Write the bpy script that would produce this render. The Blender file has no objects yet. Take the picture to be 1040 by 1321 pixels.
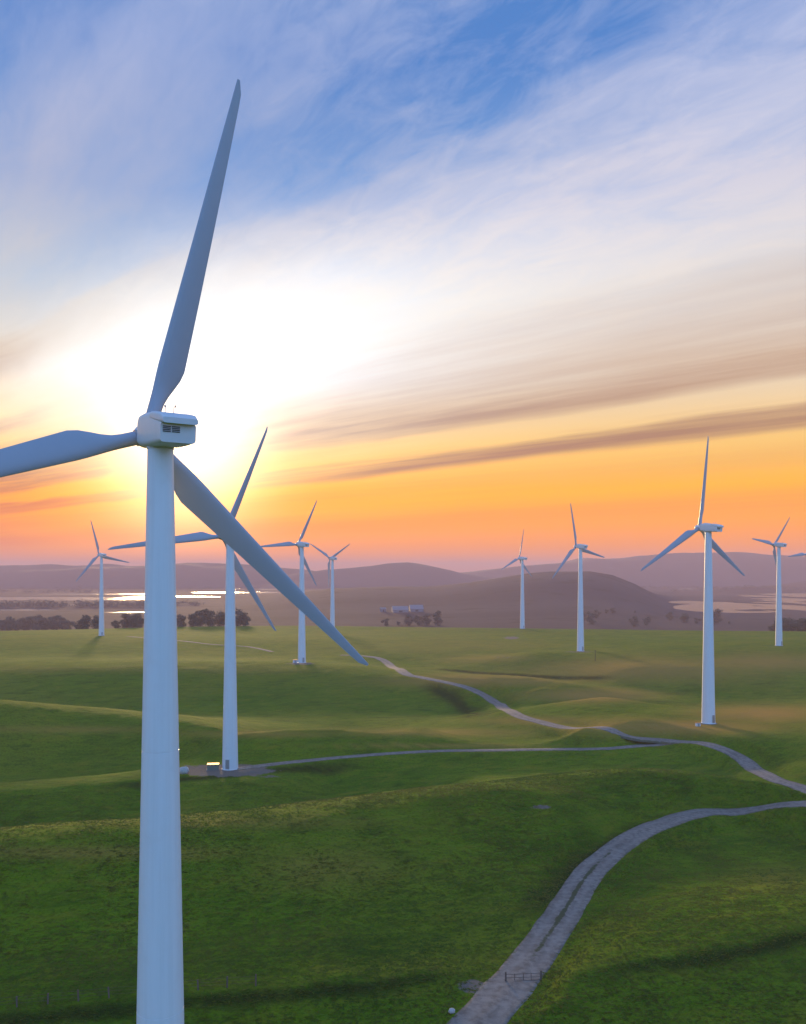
import bpy, math, random
import numpy as np
from mathutils import Vector, Matrix

R = math.radians
scene = bpy.context.scene
col = scene.collection
rng = np.random.default_rng(7)
random.seed(7)

# ------------------------------------------------------------------ camera
F, CX, HY, CZ = 1150.0, 520.0, 735.0, 42.0      # photo focal length (px), centre column, horizon row, eye height (m)
cam = bpy.data.cameras.new('camera')
cam.sensor_fit = 'HORIZONTAL'; cam.sensor_width = 36.0; cam.lens = F / 1040 * 36
cam.shift_y = (HY - 660.5) / 1040
cam.clip_start = 0.5; cam.clip_end = 60000
cam_o = bpy.data.objects.new('camera', cam); col.objects.link(cam_o)
cam_o.location = (0, 0, CZ); cam_o.rotation_euler = (R(90), 0, 0)
scene.camera = cam_o

scene.view_settings.view_transform = 'Standard'
scene.view_settings.look = 'None'
scene.view_settings.exposure = 0.0
scene.view_settings.gamma = 1.0
scene.view_settings.use_curve_mapping = False
scene.cycles.use_denoising = True
scene.cycles.max_bounces = 6
scene.cycles.volume_bounces = 1
scene.cycles.sample_clamp_indirect = 6.0

# ------------------------------------------------------------------ node helper
class NT:
    def __init__(s, tree): s.t = tree; s.n = tree.nodes; s.l = tree.links
    def new(s, typ, **kw):
        n = s.n.new(typ)
        for k, v in kw.items(): setattr(n, k, v)
        return n
    def put(s, sock, v):
        if hasattr(v, 'is_linked'): s.l.new(v, sock)
        elif v is not None:
            try: sock.default_value = v
            except Exception: sock.default_value = (*v, 1.0)
    def m(s, op, a, b=None, c=None, clamp=False):
        n = s.new('ShaderNodeMath', operation=op, use_clamp=clamp)
        for i, v in enumerate((a, b, c)):
            if v is not None: s.put(n.inputs[i], v)
        return n.outputs[0]
    def vm(s, op, a, b=None, out=0):
        n = s.new('ShaderNodeVectorMath', operation=op)
        s.put(n.inputs[0], a)
        if b is not None: s.put(n.inputs[1], b)
        return n.outputs[out]
    def ramp(s, fac, stops, interp='LINEAR'):
        n = s.new('ShaderNodeValToRGB'); cr = n.color_ramp; cr.interpolation = interp
        while len(cr.elements) < len(stops): cr.elements.new(0.5)
        for e, (p, c) in zip(cr.elements, stops):
            e.position = p; e.color = (c, c, c, 1) if isinstance(c, (int, float)) else (*c, 1)
        s.put(n.inputs[0], fac); return n.outputs[0]
    def mix(s, fac, a, b, mode='MIX'):
        n = s.new('ShaderNodeMix', data_type='RGBA', blend_type=mode)
        s.put(n.inputs[0], fac); s.put(n.inputs[6], a); s.put(n.inputs[7], b)
        return n.outputs[2]
    def noise(s, vec, scale, detail=4, rough=0.55, dist=0.0):
        n = s.new('ShaderNodeTexNoise'); s.put(n.inputs['Vector'], vec)
        n.inputs['Scale'].default_value = scale; n.inputs['Detail'].default_value = detail
        n.inputs['Roughness'].default_value = rough; n.inputs['Distortion'].default_value = dist
        return n.outputs[0]
    def xyz(s, v):
        n = s.new('ShaderNodeSeparateXYZ'); s.put(n.inputs[0], v); return n.outputs
    def comb(s, x, y, z):
        n = s.new('ShaderNodeCombineXYZ'); s.put(n.inputs[0], x); s.put(n.inputs[1], y); s.put(n.inputs[2], z)
        return n.outputs[0]
    def smooth(s, v, lo, hi, a=0.0, b=1.0):
        n = s.new('ShaderNodeMapRange', interpolation_type='SMOOTHSTEP')
        s.put(n.inputs[0], v); n.inputs[1].default_value = lo; n.inputs[2].default_value = hi
        n.inputs[3].default_value = a; n.inputs[4].default_value = b
        return n.outputs[0]

# ------------------------------------------------------------------ sun and sky
SUNPX = (238, 596)
sd = Vector(((SUNPX[0] - CX) / F, 1.0, (HY - SUNPX[1]) / F)).normalized()
SUN_EL = math.asin(sd.z); SUN_AZ = math.atan2(sd.x, sd.y)
world = bpy.data.worlds.new('World'); scene.world = world; world.use_nodes = True
w = NT(world.node_tree); w.n.clear()
d = w.vm('NORMALIZE', w.new('ShaderNodeTexCoord').outputs['Generated'])
X, Y, Z = w.xyz(d)
zpos = w.m('MAXIMUM', Z, 0.012)
sky = w.new('ShaderNodeTexSky', sky_type='NISHITA', sun_disc=False)
sky.sun_elevation = SUN_EL; sky.sun_rotation = SUN_AZ; sky.dust_density = 2.0; sky.altitude = 50
# a high cloud sheet: parallel streaks running away to the left, positions on a level plane
ca, sa = math.cos(R(46.7)), math.sin(R(46.7))
pv = w.m('DIVIDE', w.m('MULTIPLY_ADD', X, ca, w.m('MULTIPLY', Y, sa)), zpos)
pu = w.m('DIVIDE', w.m('MULTIPLY_ADD', X, -sa, w.m('MULTIPLY', Y, ca)), zpos)
vs = w.m('MAXIMUM', pv, 0.3)
lv = w.m('LOGARITHM', vs, 2.0)
q = w.m('DIVIDE', pu, vs)
lvq = w.comb(w.m('MULTIPLY', lv, 5.0), w.m('MULTIPLY', q, 1.3), 0.0)
wob = w.m('SUBTRACT', w.noise(w.comb(w.m('MULTIPLY', lv, 1.6), w.m('MULTIPLY', q, 1.5), 3.0), 1.0, 3), 0.5)
fine = w.m('SUBTRACT', w.noise(w.comb(w.m('MULTIPLY', lv, 14.0), w.m('MULTIPLY', q, 2.2), 8.0), 1.0, 6, 0.6), 0.5)
wisp = w.m('SUBTRACT', w.noise(w.comb(w.m('MULTIPLY', lv, 9.0), w.m('MULTIPLY', q, 7.0), 5.0), 1.0, 8, 0.66, 0.6), 0.5)
patch = w.noise(w.comb(w.m('MULTIPLY', lv, 2.2), w.m('MULTIPLY', q, 1.7), 11.0), 1.0, 3)
lw = w.m('ADD', lv, w.m('MULTIPLY_ADD', wob, 0.30, w.m('MULTIPLY', fine, 0.10)))
def span(x, lo=-1.8, hi=5.0): return (x - lo) / (hi - lo)
lwn = w.m('DIVIDE', w.m('ADD', lw, 1.8), 6.8)
veil = w.ramp(lwn, [(span(-1.8), .42), (span(-1.0), .12), (span(-.5), .16), (span(-.12), .5), (span(.2), .38), (span(.42), .12),
                    (span(.60), .16), (span(.70), .62), (span(.9), .8), (span(1.3), .92), (span(2.2), .95), (span(5), .9)], 'EASE')
veil = w.m('ADD', veil, w.m('MULTIPLY', w.m('ADD', w.m('MULTIPLY', wisp, w.smooth(q, .8, 1.6, 1.25, .4)), w.m('MULTIPLY', w.m('SUBTRACT', patch, .5), .7)), w.ramp(lwn, [(span(.9), 1.0), (span(2.0), .15)])), clamp=True)
dark = w.ramp(lwn, [(span(1.4), 0), (span(1.65), .5), (span(2.0), .68), (span(2.17), .95), (span(2.24), .9), (span(2.33), .08), (span(2.46), .05),
                    (span(2.55), .9), (span(2.66), .95), (span(2.76), .1), (span(3.0), .25), (span(3.3), .1), (span(3.7), .35), (span(4.2), .1)], 'EASE')
leftgrey = w.m('MULTIPLY', w.smooth(q, 1.9, 2.6), w.ramp(lwn, [(span(.55), 0), (span(.8), .85), (span(1.0), .1), (span(1.22), .05), (span(1.36), .9), (span(1.5), .1), (span(1.62), .1), (span(1.8), .9), (span(1.95), .5)], 'EASE'))
dark = w.m('ADD', dark, leftgrey, clamp=True)
dark = w.m('MULTIPLY', dark, w.m('ADD', w.m('MULTIPLY', fine, 1.3), 0.92), clamp=True)
# colours by height above the horizon, sunset side
clear = w.ramp(Z, [(0.0, (1.35, .33, .0)), (.045, (1.35, .43, .0)), (.085, (1.3, .54, .0)), (.13, (1.1, .64, .12)), (.2, (.72, .66, .55)), (.29, (.34, .48, .68)),
                   (.38, (.10, .28, .64)), (.5, (.045, .20, .57)), (.7, (.06, .21, .56)), (1, (.06, .19, .5))])
cloud = w.ramp(Z, [(0.0, (1.35, .34, .0)), (.05, (1.35, .45, .0)), (.09, (1.3, .57, .0)), (.14, (1.1, .68, .2)), (.2, (.88, .72, .52)), (.29, (.78, .70, .62)),
                   (.38, (.58, .56, .66)), (.5, (.48, .54, .78)), (1, (.45, .53, .78))])
dcol = w.ramp(Z, [(0.0, (.95, .2, .06)), (.05, (.95, .24, .05)), (.1, (.50, .20, .12)), (.15, (.46, .25, .15)), (.22, (.60, .40, .27)), (.33, (.48, .45, .48)), (1, (.35, .4, .55))])
cool = w.ramp(Z, [(0.0, (.36, .58, 1.05)), (.08, (.34, .74, 1.5)), (.2, (.26, .74, 1.64)), (.4, (.18, .62, 1.5)), (1, (.07, .26, .7))])
coolcl = w.ramp(Z, [(0.0, (.48, .64, 1.05)), (.2, (.46, .86, 1.64)), (1, (.45, .6, .98))])
hl = w.m('SQRT', w.m('MAXIMUM', w.m('SUBTRACT', 1.0, w.m('MULTIPLY', Z, Z)), 1e-4))
caz = w.m('DIVIDE', w.m('MULTIPLY_ADD', X, math.sin(SUN_AZ), w.m('MULTIPLY', Y, math.cos(SUN_AZ))), hl)
warm = w.smooth(caz, -0.35, 0.72)
cl = w.mix(warm, cool, clear)
nis = w.new('ShaderNodeVectorMath', operation='SCALE'); w.l.new(sky.outputs[0], nis.inputs[0]); nis.inputs['Scale'].default_value = 0.012
base = w.mix(1.0, cl, nis.outputs[0], 'ADD')
base = w.mix(veil, base, w.mix(warm, coolcl, cloud))
cosS = w.m('MINIMUM', w.vm('DOT_PRODUCT', d, tuple(sd), out='Value'), 1.0)
ang = w.m('MULTIPLY', w.m('ARCCOSINE', cosS), 180 / math.pi)
gd = Vector(((285 - CX) / F, 1.0, (HY - 475) / F)).normalized()
ang2 = w.m('MULTIPLY', w.m('ARCCOSINE', w.m('MINIMUM', w.vm('DOT_PRODUCT', d, tuple(gd), out='Value'), 1.0)), 180 / math.pi)
def gauss(a, s): return w.m('EXPONENT', w.m('MULTIPLY', w.m('POWER', w.m('DIVIDE', a, s), 2.0), -1.0))
g1 = gauss(ang, 4.2); g2 = gauss(w.m('ADD', ang2, w.m('MULTIPLY_ADD', w.m('SUBTRACT', patch, .5), 11.0, w.m('MULTIPLY', fine, 7.0))), 9.5); g3 = gauss(ang, 17.0)
darkf = w.m('MULTIPLY', dark, w.m('SUBTRACT', 1.0, w.m('ADD', w.m('MULTIPLY', g1, 0.5), w.m('MULTIPLY', g2, 0.5)), clamp=True))
base = w.mix(w.m('MULTIPLY', darkf, warm), base, dcol)
gcol = w.ramp(Z, [(0.0, (.6, .08, 0)), (.04, (.9, .22, .0)), (.075, (1.1, .42, .02)), (.105, (1.0, .75, .45)), (.15, (.75, .82, .9)), (.21, (.5, .72, 1.0)), (.30, (.62, .68, .74)), (.5, (.6, .65, .7))])
glit = w.smooth(w.m('ADD', lw, w.m('MULTIPLY', wisp, .25)), 0.35, 1.05, .10, 1.0)
def g1d(x, c, s_): return w.m('EXPONENT', w.m('MULTIPLY', w.m('POWER', w.m('ABSOLUTE', w.m('DIVIDE', w.m('SUBTRACT', x, c), s_)), 2.0), -1.0))
ahead = w.smooth(caz, 0.2, 0.8)
g4 = w.m('MULTIPLY', w.m('MULTIPLY', g1d(lw, 1.35, .62), g1d(q, 1.4, 1.15)), ahead)
gsum = w.m('ADD', w.m('MULTIPLY', g1, 0.4), w.m('MULTIPLY', w.m('ADD', w.m('MULTIPLY', g4, .40), w.m('ADD', w.m('MULTIPLY', g2, 0.22), w.m('MULTIPLY', g3, 0.18))), glit))
gl = w.new('ShaderNodeVectorMath', operation='SCALE'); w.l.new(gcol, gl.inputs[0]); w.l.new(gsum, gl.inputs['Scale'])
final = w.mix(1.0, base, gl.outputs[0], 'ADD')
g1s = w.new('ShaderNodeVectorMath', operation='SCALE'); g1s.inputs[0].default_value = (1.5, 1.1, .8); w.l.new(g1, g1s.inputs['Scale'])
final = w.mix(1.0, final, g1s.outputs[0], 'ADD')
bg = w.new('ShaderNodeBackground'); w.l.new(final, bg.inputs[0]); bg.inputs[1].default_value = 1.0
w.l.new(bg.outputs[0], w.new('ShaderNodeOutputWorld').inputs[0])

sun = bpy.data.lights.new('sun', 'SUN'); sun.energy = 5.0; sun.angle = R(6); sun.color = (1.0, .68, .32)
sun_o = bpy.data.objects.new('sun', sun); col.objects.link(sun_o)
sun_o.rotation_euler = sd.to_track_quat('Z', 'Y').to_euler()

# ------------------------------------------------------------------ object helpers
def tag(o, label=None, cat=None, group=None, kind=None):
    if label: o['label'] = label
    if cat: o['category'] = cat
    if group: o['group'] = group
    if kind: o['kind'] = kind
    return o
def mesh_obj(name, verts, faces, mat=None, parent=None, smooth=False, uvs=None):
    me = bpy.data.meshes.new(name)
    me.from_pydata([tuple(v) for v in verts], [], [tuple(f) for f in faces])
    if mat: me.materials.append(mat)
    if smooth: me.shade_smooth()
    o = bpy.data.objects.new(name, me); col.objects.link(o)
    if parent: o.parent = parent
    return o
def np_mesh(name, verts, quads, mat, smooth=True, attr=None, tri=False):
    k = 3 if tri else 4
    me = bpy.data.meshes.new(name)
    verts = np.asarray(verts, np.float32); quads = np.asarray(quads, np.int32)
    me.vertices.add(len(verts)); me.vertices.foreach_set('co', verts.ravel())
    me.loops.add(quads.size); me.loops.foreach_set('vertex_index', quads.ravel())
    me.polygons.add(len(quads)); me.polygons.foreach_set('loop_start', np.arange(len(quads), dtype=np.int32) * k)
    me.polygons.foreach_set('use_smooth', np.full(len(quads), smooth))
    if attr:
        for nm, dat in attr.items():
            a = me.attributes.new(nm, 'FLOAT', 'POINT'); a.data.foreach_set('value', np.asarray(dat, np.float32))
    me.update(calc_edges=True); me.validate()
    me.materials.append(mat)
    o = bpy.data.objects.new(name, me); col.objects.link(o)
    return o
def empty(name, loc, rz=0):
    o = bpy.data.objects.new(name, None); col.objects.link(o)
    o.location = loc; o.rotation_euler = (0, 0, rz); o.empty_display_size = 0.5
    return o
class MB:
    def __init__(s): s.v = []; s.f = []
    def add(s, v, f):
        b = len(s.v); s.v += [tuple(p) for p in v]; s.f += [tuple(i + b for i in q) for q in f]; return s
    def box(s, c, size, rz=0, bev=0.0):
        x, y, z = (k / 2 for k in size); b = min(bev, x * .9, y * .9, z * .9)
        if b <= 0:
            pts = [(sx * x, sy * y, sz * z) for sz in (-1, 1) for sx, sy in ((-1, -1), (1, -1), (1, 1), (-1, 1))]
            fs = [(3, 2, 1, 0), (4, 5, 6, 7)] + [(i, (i + 1) % 4, 4 + (i + 1) % 4, 4 + i) for i in range(4)]
        else:
            def ring(x, y, z, b):
                return [(-x + b, -y, z), (x - b, -y, z), (x, -y + b, z), (x, y - b, z), (x - b, y, z), (-x + b, y, z), (-x, y - b, z), (-x, -y + b, z)]
            pts = ring(x - b, y - b, -z, b * .5) + ring(x, y, -z + b, b) + ring(x, y, z - b, b) + ring(x - b, y - b, z, b * .5)
            fs = [tuple(range(7, -1, -1)), tuple(range(24, 32))]
            for k in range(3): fs += [(k * 8 + i, k * 8 + (i + 1) % 8, k * 8 + 8 + (i + 1) % 8, k * 8 + 8 + i) for i in range(8)]
        cr, sr = math.cos(rz), math.sin(rz)
        s.add([(c[0] + p[0] * cr - p[1] * sr, c[1] + p[0] * sr + p[1] * cr, c[2] + p[2]) for p in pts], fs); return s
    def tube(s, a, b, r0, r1=None, n=8):
        a = Vector(a); b = Vector(b); r1 = r0 if r1 is None else r1
        ax = (b - a).normalized(); u = ax.orthogonal().normalized(); v = ax.cross(u)
        pts = [c + (u * math.cos(2 * math.pi * i / n) + v * math.sin(2 * math.pi * i / n)) * r for c, r in ((a, r0), (b, r1)) for i in range(n)]
        s.add(pts, [(i, (i + 1) % n, n + (i + 1) % n, n + i) for i in range(n)] + [tuple(range(n - 1, -1, -1)), tuple(range(n, 2 * n))]); return s
    def lathe(s, prof, n=40, cap=True):
        pts = [(r * math.cos(2 * math.pi * i / n), r * math.sin(2 * math.pi * i / n), z) for r, z in prof for i in range(n)]
        fs = [(k * n + i, k * n + (i + 1) % n, (k + 1) * n + (i + 1) % n, (k + 1) * n + i) for k in range(len(prof) - 1) for i in range(n)]
        if cap: fs += [tuple(range(n - 1, -1, -1)), tuple(range((len(prof) - 1) * n, len(prof) * n))]
        s.add(pts, fs); return s
    def loft(s, rings, cap=True):
        n = len(rings[0]); pts = [p for r in rings for p in r]
        fs = [(k * n + i, k * n + (i + 1) % n, (k + 1) * n + (i + 1) % n, (k + 1) * n + i) for k in range(len(rings) - 1) for i in range(n)]
        if cap: fs += [tuple(range(n - 1, -1, -1)), tuple(range((len(rings) - 1) * n, len(rings) * n))]
        s.add(pts, fs); return s
    def build(s, name, mat, parent=None, smooth=False):
        o = mesh_obj(name, s.v, s.f, mat, parent, smooth)
        if smooth:
            try: o.data.set_sharp_from_angle(angle=R(26))
            except Exception: pass
        return o

# ------------------------------------------------------------------ materials
def material(name):
    m = bpy.data.materials.new(name); m.use_nodes = True
    t = NT(m.node_tree); b = m.node_tree.nodes['Principled BSDF']
    return m, t, b
def simple(name, c, rough=.6, metal=0, var=.12, scale=3.0, bump=0.0):
    m, t, b = material(name)
    pos = t.new('ShaderNodeTexCoord').outputs['Object']
    n = t.noise(pos, scale, 5)
    t.put(b.inputs['Base Color'], t.mix(n, tuple(k * (1 - var) for k in c), tuple(min(1, k * (1 + var)) for k in c)))
    b.inputs['Roughness'].default_value = rough; b.inputs['Metallic'].default_value = metal
    if bump:
        bn = t.new('ShaderNodeBump'); bn.inputs['Strength'].default_value = bump; t.l.new(n, bn.inputs['Height']); t.l.new(bn.outputs[0], b.inputs['Normal'])
    return m
def tower_paint():
    m, t, b = material('white_tower_paint')
    pos = t.new('ShaderNodeTexCoord').outputs['Object']; x, y, z = t.xyz(pos)
    st = t.noise(t.comb(t.m('MULTIPLY', x, 2.2), t.m('MULTIPLY', y, 2.2), t.m('MULTIPLY', z, .06)), 1.6, 5, .6)
    sp = t.noise(pos, .7, 4)
    c = t.mix(t.smooth(st, .35, .75), (.78, .79, .79), (.735, .745, .74))
    c = t.mix(t.smooth(sp, .5, .8), c, (.74, .74, .73))
    t.put(b.inputs['Base Color'], c); b.inputs['Roughness'].default_value = .42
    return m
M = {}
M['tower'] = tower_paint()
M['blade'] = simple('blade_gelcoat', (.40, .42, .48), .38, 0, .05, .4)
M['nacelle'] = simple('nacelle_fibreglass', (.70, .70, .70), .45, 0, .06, 1.2)
M['dark'] = simple('dark_louvre', (.05, .045, .04), .7)
M['concrete'] = simple('concrete', (.22, .20, .18), .9, 0, .2, 2.0)
M['steel'] = simple('galvanised_steel', (.42, .43, .44), .4, .8)
M['sunlit_lid'] = simple('sun_tinted_lid', (.55, .26, .09), .55, .9)  # low sun's orange reflection put into the metal colour
M['boxgreen'] = simple('transformer_paint', (.16, .19, .15), .5)
M['rock'] = simple('pale_rock', (.46, .43, .40), .9, 0, .3, 3.0, .4)
M['wood'] = simple('weathered_post_wood', (.12, .09, .07), .9, 0, .3, 6.0)
M['barn'] = simple('pale_barn_roof', (.24, .22, .23), .7)
M['wire'] = simple('rusty_wire', (.07, .06, .05), .8)
M['bark'] = simple('tree_bark', (.10, .075, .055), .95, 0, .3, 4.0)

def leaves():
    m, t, b = material('tree_leaves')
    pos = t.new('ShaderNodeNewGeometry').outputs['Position']
    n = t.noise(pos, .35, 3); oi = t.new('ShaderNodeObjectInfo').outputs['Random']
    c = t.mix(n, (.055, .058, .036), (.12, .11, .065))
    c = t.mix(t.m('MULTIPLY', oi, .5), c, (.06, .05, .03))
    t.put(b.inputs['Base Color'], c); b.inputs['Roughness'].default_value = .7
    return m
M['leaf'] = leaves()

def ground_mat():
    m, t, b = material('rolling_grassland')
    g = t.new('ShaderNodeNewGeometry'); pos = g.outputs['Position']; px, py, pz = t.xyz(pos)
    big = t.noise(pos, .012, 4, .55, .4)
    mid = t.noise(pos, .06, 6, .62, .5)
    # cattle tracks and mown-looking lines that follow the contours
    tr = t.noise(t.comb(t.m('MULTIPLY', px, .10), t.m('MULTIPLY', py, .55), t.m('MULTIPLY', pz, 1.6)), 1.0, 5, .65, .8)
    tr2 = t.noise(t.comb(t.m('MULTIPLY', px, .55), t.m('MULTIPLY', py, .8), t.m('MULTIPLY', pz, 2.5)), 1.0, 5, .7, .5)
    fn = t.noise(pos, 2.2, 5, .7)
    c = t.mix(t.smooth(mid, .3, .7), (.068, .165, .004), (.140, .230, .007))
    c = t.mix(t.smooth(big, .44, .66), c, (.165, .215, .012))
    c = t.mix(t.m('MULTIPLY', t.smooth(tr, .44, .74), .45), c, (.018, .056, .003))
    c = t.mix(t.m('MULTIPLY', t.smooth(tr2, .5, .74), .55), c, (.15, .15, .02))
    c = t.mix(t.m('MULTIPLY', t.smooth(fn, .45, .75), .65), c, (.014, .044, .002))
    dg = t.comb(t.m('MULTIPLY_ADD', px, .13, t.m('MULTIPLY', py, .05)), t.m('MULTIPLY_ADD', py, .30, t.m('MULTIPLY', px, -.12)), t.m('MULTIPLY', pz, .5))
    t3 = t.noise(dg, 1.0, 6, .68, .6)
    c = t.mix(t.m('MULTIPLY', t.smooth(t3, .50, .72), .7), c, (.21, .205, .014))
    c = t.mix(t.m('MULTIPLY', t.smooth(t3, .50, .30), .6), c, (.030, .085, .004))
    t4 = t.noise(t.comb(t.m('MULTIPLY_ADD', px, .5, t.m('MULTIPLY', py, .25)), t.m('MULTIPLY_ADD', py, 1.1, t.m('MULTIPLY', px, -.5)), pz), 1.0, 5, .7)
    c = t.mix(t.m('MULTIPLY', t.smooth(t4, .5, .8), .55), c, (.03, .07, .005))
    at = lambda nm: t.new('ShaderNodeAttribute', attribute_name=nm).outputs['Fac']
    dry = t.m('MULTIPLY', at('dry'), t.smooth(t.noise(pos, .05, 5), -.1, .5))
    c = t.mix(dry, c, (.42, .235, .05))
    shade_amt = t.m('MULTIPLY', at('bank_shade'), t.smooth(t.noise(pos, .45, 5, .7), .15, .5)); c = t.mix(t.m('MULTIPLY', shade_amt, .9), c, (.016, .036, .006))  # slope shade put into the grass colour along the banks
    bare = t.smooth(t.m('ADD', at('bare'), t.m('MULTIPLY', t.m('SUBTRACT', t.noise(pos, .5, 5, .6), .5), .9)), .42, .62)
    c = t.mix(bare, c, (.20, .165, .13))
    # the low valley: marsh fields
    fld = t.noise(t.comb(t.m('MULTIPLY', px, .0012), t.m('MULTIPLY', py, .0035), 0.0), 1.0, 4, .5, .3)
    mar = t.mix(t.smooth(fld, .4, .6), (.085, .068, .062), (.05, .042, .042))
    mar = t.mix(t.smooth(t.noise(pos, .02, 5), .55, .7), mar, (.034, .032, .024))
    c = t.mix(at('valley'), c, mar)
    t.put(b.inputs['Base Color'], c); b.inputs['Roughness'].default_value = .95
    b.inputs['Specular IOR Level'].default_value = .04
    hgt = t.m('ADD', t.m('MULTIPLY', fn, .5), t.m('ADD', t.m('MULTIPLY', tr, .6), t.m('MULTIPLY', tr2, .7)))
    bn = t.new('ShaderNodeBump'); bn.inputs['Strength'].default_value = .9; bn.inputs['Distance'].default_value = .7
    t.l.new(hgt, bn.inputs['Height']); t.l.new(bn.outputs[0], b.inputs['Normal'])
    return m
M['ground'] = ground_mat()

def road_mat():
    m, t, b = material('gravel_track')
    pos = t.new('ShaderNodeNewGeometry').outputs['Position']
    ac = t.new('ShaderNodeAttribute', attribute_name='across').outputs['Fac']
    gr = t.new('ShaderNodeAttribute', attribute_name='grassy').outputs['Fac']
    n = t.noise(pos, 1.3, 6, .65); n2 = t.noise(pos, .25, 4); n3 = t.noise(pos, 9.0, 4, .7)
    c = t.mix(t.smooth(n, .3, .7), (.125, .10, .08), (.27, .225, .185))
    c = t.mix(t.m('MULTIPLY', t.smooth(n2, .45, .7), .5), c, (.11, .085, .066))
    c = t.mix(t.m('MULTIPLY', t.smooth(n3, .5, .8), .3), c, (.33, .28, .24))
    aa = t.m('ABSOLUTE', ac)
    rut = gauss2(t, t.m('SUBTRACT', aa, .45), .16)
    c = t.mix(t.m('MULTIPLY', rut, .35), c, (.29, .245, .21))
    mid = t.m('MULTIPLY', gauss2(t, aa, .2), gr)
    gm = t.smooth(t.m('ADD', mid, t.m('MULTIPLY', t.m('SUBTRACT', t.noise(pos, .55, 5, .7), .5), 1.7)), .55, .8)
    edge = t.smooth(t.m('ADD', aa, t.m('MULTIPLY', t.m('SUBTRACT', t.noise(pos, .8, 5, .7), .5), .75)), .82, 1.0)
    c = t.mix(edge, c, (.10, .09, .045))
    c = t.mix(gm, c, (.045, .055, .016))
    t.put(b.inputs['Base Color'], c); b.inputs['Roughness'].default_value = .9
    bn = t.new('ShaderNodeBump'); bn.inputs['Strength'].default_value = .4; bn.inputs['Distance'].default_value = .06
    t.l.new(t.m('ADD', n, n3), bn.inputs['Height']); t.l.new(bn.outputs[0], b.inputs['Normal'])
    return m
def gauss2(t, a, s): return t.m('EXPONENT', t.m('MULTIPLY', t.m('POWER', t.m('DIVIDE', t.m('ABSOLUTE', a), s), 2.0), -1.0))
M['road'] = road_mat()
M['mount'] = simple('distant_hill_scrub', (.062, .052, .05), .95, 0, .4, .006)
def water_mat():
    m, t, b = material('marsh_water')
    pos = t.new('ShaderNodeNewGeometry').outputs['Position']
    b.inputs['Base Color'].default_value = (.03, .035, .04, 1); b.inputs['Roughness'].default_value = .2
    b.inputs['IOR'].default_value = 1.33
    bn = t.new('ShaderNodeBump'); bn.inputs['Strength'].default_value = 1.0; bn.inputs['Distance'].default_value = 2.0
    t.l.new(t.noise(pos, .12, 4), bn.inputs['Height']); t.l.new(bn.outputs[0], b.inputs['Normal'])
    return m
M['water'] = water_mat()

# ------------------------------------------------------------------ terrain: heights from the crests and hollows seen in the photograph
def unproj(x, y, z):
    dd = F * (CZ - z) / (y - HY)
    return (x - CX) / F * dd, dd
LINES = [
 (-1.6, [(-300, 1640), (0, 1640), (520, 1620), (1040, 1600), (1300, 1600)]),
 (-0.5, [(-300, 1420), (0, 1420), (300, 1400), (600, 1370), (800, 1350), (1040, 1330), (1300, 1330)]),
 (0.65, [(-300, 1372), (0, 1350), (250, 1328), (450, 1312), (570, 1300)]),
 (1.1, [(720, 1298), (880, 1276), (1040, 1244), (1300, 1205)]),
 (1.4, [(-300, 1326), (0, 1305), (230, 1284), (400, 1270), (560, 1254)]),
 (1.9, [(735, 1252), (880, 1229), (1040, 1197), (1300, 1160)]),
 (0.5, [(645, 1285), (690, 1230)]),
 (0.35, [(-300, 1240), (0, 1230), (230, 1205), (420, 1185), (560, 1170)]),
 (1.0, [(820, 1165), (920, 1150), (1040, 1146), (1300, 1146)]),
 (0.0, [(745, 1150), (800, 1100), (870, 1068), (960, 1047), (1060, 1040), (1300, 1040)]),
 (3.4, [(-300, 1135), (0, 1113), (180, 1088), (400, 1050), (560, 1032), (700, 1022)]),
 (2.6, [(760, 1020), (900, 1012), (1040, 1022), (1300, 1030)]),
 (-2.6, [(-300, 1098), (0, 1080), (180, 1058), (330, 1038), (450, 1020)]),
 (-1.6, [(560, 1000), (700, 990), (820, 988)]),
 (-1.2, [(900, 985), (960, 990)]),
 (-0.3, [(-300, 1040), (0, 1022), (150, 1008), (230, 998), (296, 990), (380, 983), (450, 975), (600, 967), (760, 963), (850, 960)]),
 (1.0, [(900, 958), (960, 965), (1040, 985), (1300, 1010)]),
 (-1.6, [(-300, 995), (0, 985), (120, 975), (240, 974), (350, 968), (460, 962)]),
 (-0.5, [(600, 953), (720, 954)]),
 (1.5, [(-300, 960), (0, 946), (110, 937), (200, 937), (320, 944), (450, 943), (540, 938)]),
 (2.6, [(760, 937), (850, 934), (914, 931), (1040, 916), (1300, 905)]),
 (-2.4, [(-300, 930), (0, 926), (150, 922), (300, 924), (430, 920), (520, 905)]),
 (-2.0, [(640, 905), (730, 914), (820, 918), (940, 906), (1040, 898), (1300, 890)]),
 (2.0, [(500, 868), (570, 873), (640, 881), (700, 889), (780, 900), (850, 912)]),
 (2.4, [(-300, 866), (0, 862), (110, 862), (200, 861), (300, 861), (400, 860), (470, 860)]),
 (-1.2, [(540, 858), (640, 866), (740, 876), (820, 884)]),
 (2.2, [(820, 862), (920, 856), (1040, 850), (1300, 846)]),
 (2.6, [(389, 854)]), (3.0, [(690, 842), (748, 840), (810, 841)]),
 (-0.6, [(-300, 848), (0, 846), (130, 845), (260, 846), (340, 848)]),
 (0.2, [(450, 842), (560, 844), (640, 846)]),
 (3.6, [(920, 838), (1004, 833), (1100, 832), (1300, 832)]),
 (1.0, [(-300, 826), (0, 825), (131, 821), (260, 827), (400, 826), (560, 824), (700, 822), (840, 824), (960, 822), (1300, 820)]),
 (-0.2, [(-300, 812), (200, 813), (429, 817), (560, 811), (674, 811), (860, 813), (1040, 813), (1300, 813)]),
]
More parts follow.
